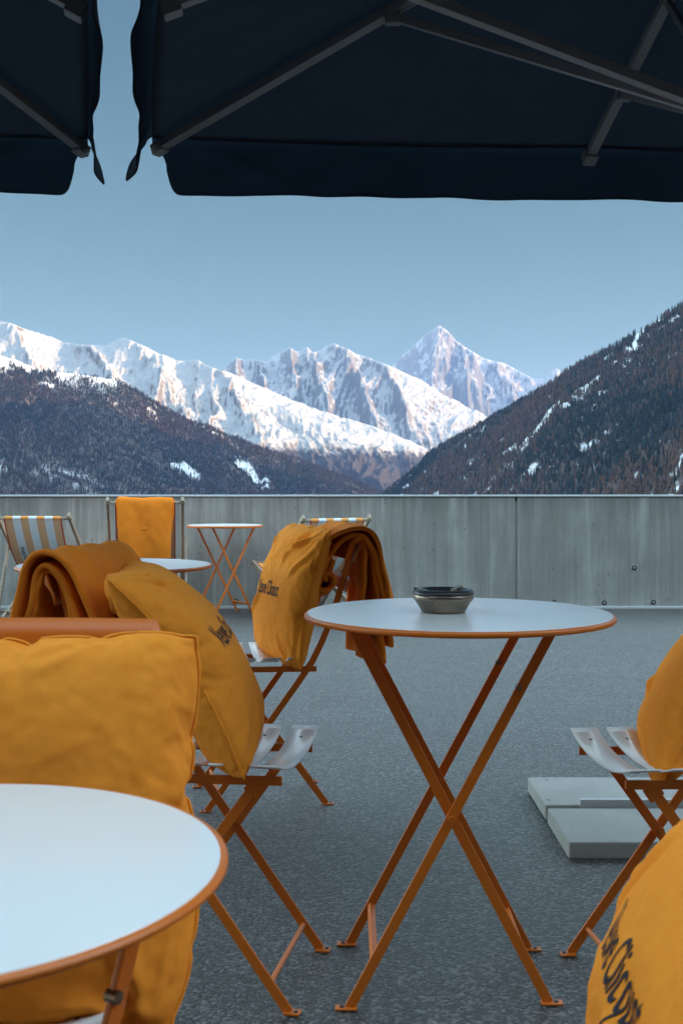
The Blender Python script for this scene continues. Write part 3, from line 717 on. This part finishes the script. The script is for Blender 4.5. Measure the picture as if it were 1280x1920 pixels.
def np_mesh(name, co, q, material, smooth=True, col=None):
    me = bpy.data.meshes.new(name); n = q.shape[1]
    me.vertices.add(len(co)); me.vertices.foreach_set('co', co.astype(np.float32).ravel())
    me.loops.add(q.size); me.loops.foreach_set('vertex_index', q.astype(np.int32).ravel())
    me.polygons.add(len(q)); me.polygons.foreach_set('loop_start', np.arange(0, q.size, n, dtype=np.int32)); me.polygons.foreach_set('loop_total', np.full(len(q), n, np.int32))
    me.update(calc_edges=True); me.validate()
    if smooth: me.shade_smooth()
    if col is not None:
        a_ = me.attributes.new('tint', 'FLOAT_COLOR', 'POINT'); a_.data.foreach_set('color', np.concatenate([col, np.ones((len(col), 1))], 1).astype(np.float32).ravel())
    me.materials.append(material); o = bpy.data.objects.new(name, me); C.objects.link(o); return o

def m_snow(name, rock_lo, rock_hi, tree_z=None, tree_soft=120, nscale=.004, slope=(.50, .66)):
    m, nt, b = mat(name)
    g = nt.nodes.new('ShaderNodeNewGeometry'); sp = nt.nodes.new('ShaderNodeSeparateXYZ'); L(nt, g.outputs['Normal'], sp.inputs[0])
    ps = nt.nodes.new('ShaderNodeSeparateXYZ'); L(nt, g.outputs['Position'], ps.inputs[0])
    mp = nt.nodes.new('ShaderNodeMapping'); mp.inputs['Scale'].default_value = (1, .7, .33); mp.inputs['Rotation'].default_value = (0, .25, 0); L(nt, g.outputs['Position'], mp.inputs[0])
    n1 = noise(nt, mp.outputs[0], nscale*3.2, 8, .65, .8); n2 = noise(nt, mp.outputs[0], nscale*15, 8, .76, .3)
    s_ = math_(nt, 'ADD', sp.outputs[2], math_(nt, 'ADD', math_(nt, 'MULTIPLY', math_(nt, 'SUBTRACT', n1, .5), .7), math_(nt, 'MULTIPLY', math_(nt, 'SUBTRACT', n2, .5), 1.1)))
    sm = ramp(nt, s_, [(slope[0], 0), (slope[1], 1)])
    rock = mix(nt, n2, rock_lo, rock_hi)
    base = mix(nt, sm, rock, (.36, .357, .353))
    if tree_z is not None:
        zz = math_(nt, 'ADD', ps.outputs[2], math_(nt, 'ADD', math_(nt, 'MULTIPLY', math_(nt, 'SUBTRACT', n1, .5), tree_soft*5), math_(nt, 'MULTIPLY', math_(nt, 'SUBTRACT', n2, .5), tree_soft*3)))
        mr = nt.nodes.new('ShaderNodeMapRange'); L(nt, zz, mr.inputs[0]); mr.inputs[1].default_value = tree_z-tree_soft*.5; mr.inputs[2].default_value = tree_z+tree_soft*.5
        f = mix(nt, ramp(nt, noise(nt, g.outputs['Position'], nscale*22, 4, .7), [(.4, 0), (.62, 1)]), (.022, .022, .026), (.055, .040, .036))
        gl = ramp(nt, n1, [(.66, 0), (.69, .8)])
        f = mix(nt, gl, f, (.7, .7, .7))
        base = mix(nt, mr.outputs[0], f, base)
    L(nt, base, b.inputs['Base Color']); b.inputs['Roughness'].default_value = .8; b.inputs['Specular IOR Level'].default_value = .2
    bump(nt, b, math_(nt, 'ADD', n2, noise(nt, g.outputs['Position'], nscale*18, 5, .7)), .45, 16)
    return m
def sky_pts(pts, pre=(), post=()): return list(pre)+[azel(*p) for p in pts]+list(post)

# big pyramid peak, farthest
SK = sky_pts([(560, 745), (690, 716), (738, 684), (752, 668), (768, 655), (790, 634), (806, 622), (823, 610), (838, 620), (856, 640), (880, 656), (905, 671), (925, 677), (945, 681), (962, 690), (985, 703), (1005, 709), (1022, 709), (1031, 697), (1042, 689), (1052, 696), (1062, 708), (1100, 722), (1200, 730), (1500, 760)])
SNOW_FAR = m_snow('far_snow_and_rock', (.085, .085, .085), (.20, .195, .19), None, nscale=.0009, slope=(.50, .64))
pk = Layer(SK, np.linspace(-4, 18, 420), [(0, 15500)], [(-10, 20500), (2, 20500), (4.5, 19500), (5.6, 20500), (20, 21500)], 4000, -600, 170, 1500, 560, 3, .92, 230, crests=[([(6.16, 0.5), (5.58, 0.78), (4.89, 1.0)], 760, 1.0), ([(8.86, 0.5), (7.68, 0.8), (6.50, 1.0)], 420, 0.7), ([(7.03, 0.5), (6.37, 0.75), (5.74, 0.95)], 260, 0.35), ([(3.99, 0.5), (3.86, 0.75), (3.59, 0.97)], 200, 0.35), ([(10.28, 0.5), (9.76, 0.8), (8.60, 1.0)], 300, 0.5)])
tag(pk.mesh('snow_peak_hill', SNOW_FAR), kind='structure')
# crag range in the centre
SK = sky_pts([(300, 730), (370, 712), (415, 694), (428, 684), (442, 670), (456, 675), (472, 673), (488, 676), (502, 676), (511, 667), (528, 660), (545, 652), (553, 658), (565, 658), (576, 650), (586, 661), (598, 657), (612, 648), (626, 643), (640, 650), (652, 654), (668, 664), (692, 671), (712, 679), (740, 690), (765, 702), (790, 712), (830, 738), (870, 758), (905, 775), (940, 800), (990, 845), (1060, 900), (1200, 960)])
SNOW_MID = m_snow('snow_and_cliffs', (.085, .082, .08), (.20, .19, .18), None, nscale=.0013, slope=(.50, .66))
cr = Layer(SK, np.linspace(-9, 14.5, 460), [(0, 9900)], [(-10, 12800), (20, 13600)], 3000, -700, 190, 1150, 400, 21, .95, 110, crests=[([(-0.53, 0.45), (-1.20, 0.8), (-1.71, 1.0)], 260, 0.45), ([(2.13, 0.4), (0.80, 0.75), (-0.37, 1.0)], 300, 0.55), ([(-2.13, 0.45), (-2.45, 0.8), (-2.53, 1.0)], 200, 0.35), ([(-3.19, 0.4), (-3.86, 0.75), (-4.52, 1.0)], 220, 0.4), ([(4.26, 0.4), (2.80, 0.75), (1.39, 1.0)], 260, 0.5), ([(-5.05, 0.4), (-5.18, 0.8), (-5.26, 1.0)], 200, 0.4)])
tag(cr.mesh('crag_hill', SNOW_MID), kind='structure')
# long snow shoulder on the left, forest at its foot
SK = sky_pts([(-500, 560), (-300, 545), (-120, 575), (0, 602), (22, 606), (45, 616), (70, 622), (95, 630), (120, 642), (150, 646), (180, 647), (200, 648), (214, 640), (230, 633), (246, 638), (262, 645), (285, 655), (305, 664), (330, 675), (350, 677), (362, 675), (372, 674), (384, 684), (400, 690), (430, 698), (470, 716), (520, 738), (570, 757), (620, 775), (670, 790), (720, 806), (770, 823), (800, 838), (830, 858), (880, 890), (940, 925), (1000, 960)])
SNOW_L = m_snow('snow_shoulder_and_forest', (.08, .07, .06), (.20, .17, .145), 245, 60, nscale=.0022, slope=(.44, .60))
sl_ = Layer(SK, np.linspace(-22, 10, 560), [(0, 5900)], [(-22, 8600), (-10, 8800), (10, 9600)], 2500, -450, 220, 620, 240, 33, .9, 55, crests=[([(-7.42, 0.4), (-9.25, 0.8), (-10.80, 1.0)], 150, 0.6), ([(-10.28, 0.4), (-11.82, 0.8), (-13.34, 1.0)], 130, 0.6), ([(-3.73, 0.4), (-5.58, 0.8), (-7.11, 1.0)], 140, 0.5), ([(-14.35, 0.4), (-15.35, 0.8), (-16.33, 1.0)], 120, 0.6)])
tag(sl_.mesh('snow_shoulder_hill', SNOW_L), kind='structure')
# near left forest mountain
SK = sky_pts([(-500, 640), (-250, 640), (-100, 648), (0, 664), (40, 676), (80, 692), (130, 700), (180, 706), (225, 712), (262, 734), (300, 758), (340, 780), (400, 803), (460, 826), (520, 848), (560, 862), (620, 886), (680, 908), (740, 935), (800, 960)])
def m_forest(name, n0, patch):
    m, nt, b = mat(name)
    g = nt.nodes.new('ShaderNodeNewGeometry'); at = nt.nodes.new('ShaderNodeAttribute'); at.attribute_name = 'tint'
    n2 = noise(nt, g.outputs['Position'], n0, 5, .7)
    L(nt, mix(nt, at.outputs['Fac'], mix(nt, ramp(nt, n2, [(.35, 0), (.65, 1)]), (.035, .03, .025), (.08, .058, .045)), (.62, .63, .65)), b.inputs['Base Color'])
    b.inputs['Roughness'].default_value = .9; bump(nt, b, n2, .5, 6); return m
FOR = m_forest('forest_floor', .02, 0)
TREEM, nt, b = mat('forest_foliage')
at = nt.nodes.new('ShaderNodeAttribute'); at.attribute_name = 'tint'; L(nt, at.outputs['Color'], b.inputs['Base Color']); b.inputs['Roughness'].default_value = .9; b.inputs['Specular IOR Level'].default_value = .1

def forest(layer, name, hill, azr, tr, n, h, rad, snowfn, seed, cols, label):
    g = np.random.default_rng(seed)
    me = hill.data; nA, nT = len(layer.az), layer.nt+11
    z_ = np.zeros(len(me.vertices)*3); me.vertices.foreach_get('co', z_); z_ = z_.reshape(nA, nT, 3)
    # snow / clearing mask on the ground mesh
    sm = snowfn(z_[..., 0], z_[..., 1], z_[..., 2])
    a_ = me.attributes.new('tint', 'FLOAT', 'POINT'); a_.data.foreach_set('value', sm.ravel().astype(np.float32))
    az = g.uniform(azr[0], azr[1], n); t = g.uniform(tr[0]**2, tr[1]**2, n)**.5
    fi = np.interp(az, layer.az, np.arange(nA)); fj = t*(layer.nt-1)
    fi = np.clip(fi, 0, nA-1.001); fj = np.clip(fj, 0, nT-1.001); i, j = fi.astype(int), fj.astype(int); fu, fv = (fi-i)[:, None], (fj-j)[:, None]
    p = z_[i, j]*(1-fu)*(1-fv)+z_[i+1, j]*fu*(1-fv)+z_[i, j+1]*(1-fu)*fv+z_[i+1, j+1]*fu*fv
    dens = snowfn(p[:, 0], p[:, 1], p[:, 2]); keep = g.random(n) > dens*.93
    p = p[keep]; n = len(p)
    hh = h[0]+(h[1]-h[0])*g.random(n)**1.3; hh *= .75+.5*fbm(p[:, 0]/160, p[:, 1]/160, 3, seed+3)
    ang = g.uniform(0, 6.28, n); K = 5
    kk = fbm(p[:, 0]/260, p[:, 1]/260, 4, seed+8); sel = (g.random(n)*.7+kk*1.0 > .86)
    c_ = np.where(sel[:, None], np.array(cols[1]), np.array(cols[0]))*(.72+.56*g.random((n, 1)))
    ring = []
    # ragged conifer: low skirt, mid skirt, tip
    for frac, rf in ((.10, 1.0), (.42, .72)):
        vs = np.zeros((n, K, 3))
        for k in range(K):
            rr = rad*hh/h[1]*rf*(.7+.6*g.random(n)); a2 = ang+k*2*np.pi/K+(.6 if rf < 1 else 0)
            vs[:, k] = p+np.stack([np.cos(a2)*rr, np.sin(a2)*rr, hh*(frac+.05*g.random(n))], -1)
        ring.append(vs)
    tip1 = p+np.stack([0*hh, 0*hh, hh*.66], -1); tip2 = p+np.stack([g.normal(0, .3, n), g.normal(0, .3, n), hh], -1)
    co = np.concatenate([ring[0], tip1[:, None], ring[1], tip2[:, None]], 1)   # n,12,3
    tri = []
    for b0 in (0, K+1):
        for k in range(K): tri.append((b0+k, b0+(k+1) % K, b0+K))
    tri = np.array(tri)[None]+np.arange(n)[:, None, None]*(2*K+2)
    o = np_mesh(name, co.reshape(-1, 3), tri.reshape(-1, 3), TREEM, False, np.repeat(c_, 2*K+2, 0))
    return tag(o, label, 'forest', kind='stuff')
GREEN, LARCH = (.015, .024, .023), (.135, .078, .050)
lf = Layer(SK, np.linspace(-22, 4.5, 480), [(-22, 3000), (4, 4200)], [(-22, 5200), (-5, 5600), (5, 6400)], 2200, -380, 190, 520, 150, 51, .95, 14)
h1 = lf.mesh('left_forest_hill', FOR); tag(h1, kind='structure')
def snA(x, y, z):
    n = fbm(x/210, y/210, 5, 91, .6); n2 = fbm(x/900+3, y/900, 3, 95)
    s_ = np.clip((n-.66)*16, 0, 1)
    hi = np.clip((z-430+ (n-.5)*420)/80, 0, 1)*np.clip((fbm(x/90, y/200, 4, 77)-.42)*9, 0, 1)
    lo = np.clip((n-.50)*14, 0, 1)*np.exp(-((z-30)/45)**2)*np.clip((n2-.42)*6, 0, 1)
    return np.clip(np.maximum.reduce([s_, hi, lo]), 0, 1)
forest(lf, 'left_forest', h1, (-20, 4), (.25, 1.02), 42000, (11, 22), 3.6, snA, 4, (GREEN, (.040, .025, .023)), 'dense larch and spruce forest covering the left mountain')
# near right forest mountain, wraps round behind the right of the terrace and hides the low sun
az_in = np.linspace(.2, 20, 400); az_out = np.linspace(20, 150, 90)[1:]
SK = sky_pts([(600, 985), (640, 965), (690, 938), (720, 922), (745, 904), (770, 886), (790, 868), (806, 850), (822, 836), (850, 822), (880, 806), (910, 790), (940, 774), (970, 757), (1000, 738), (1030, 717), (1060, 695), (1085, 682), (1110, 668), (1150, 648), (1180, 630), (1210, 612), (1245, 588), (1280, 568), (1380, 520)], post=[(24, 11), (33, 13.2), (45, 17), (60, 22), (70, 25), (100, 24), (125, 19), (150, 12)])
rf = Layer(SK, np.concatenate([az_in, az_out]), [(0, 1500), (17, 900), (150, 700)], [(0, 4700), (5, 4100), (10, 3500), (17, 3000), (24, 4600), (33, 5500), (50, 5300), (90, 3600), (150, 3400)], 2500, -330, 200, 420, 105, 63, .95, 9)
h2 = rf.mesh('right_forest_hill', FOR); tag(h2, kind='structure')
def snB(x, y, z):
    n = fbm(x/38+3, y/60, 4, 191, .62); big = fbm(x/420+9, y/420, 3, 195)
    s_ = np.clip((n+(big-.5)*.35-.605)*8, 0, 1); up = np.clip((n+(big-.5)*.35-.51)*6, 0, 1)*np.clip((z-230)/120, 0, 1)
    return np.clip(np.maximum(s_, up), 0, 1)
forest(rf, 'right_forest', h2, (.3, 19.5), (.12, 1.02), 44000, (9, 21), 3.1, snB, 8, (GREEN, (.08, .048, .036)), 'dark spruce and larch forest covering the right mountain slope')
# valley floor out to the horizon
m, nt, b = mat('valley_meadow'); g_ = nt.nodes.new('ShaderNodeNewGeometry')
L(nt, mix(nt, ramp(nt, noise(nt, g_.outputs['Position'], .002, 6, .6), [(.4, 0), (.6, 1)]), (.06, .07, .05), (.6, .62, .64)), b.inputs['Base Color']); b.inputs['Roughness'].default_value = .9
V = [(-30000, -6000, -420), (30000, -6000, -420), (30000, 30000, -420), (-30000, 30000, -420)]
tag(link('valley_ground', (V, [(0, 1, 2, 3)]), m), kind='structure')
# air
bm = bmesh.new(); box(bm, (0, 11500, 1150), (64000, 38000, 3400))
HZM = bpy.data.materials.new('haze'); HZM.use_nodes = True; nt = HZM.node_tree; nt.nodes.remove(nt.nodes['Principled BSDF'])
pv = nt.nodes.new('ShaderNodeVolumePrincipled'); pv.inputs['Color'].default_value = (.30, .48, .95, 1); pv.inputs['Density'].default_value = 2.6e-5; pv.inputs['Anisotropy'].default_value = .1
L(nt, pv.outputs[0], nt.nodes['Material Output'].inputs['Volume'])
tag(link('haze', bm, HZM), 'thin blue mountain haze filling the valley air', 'haze', kind='stuff')
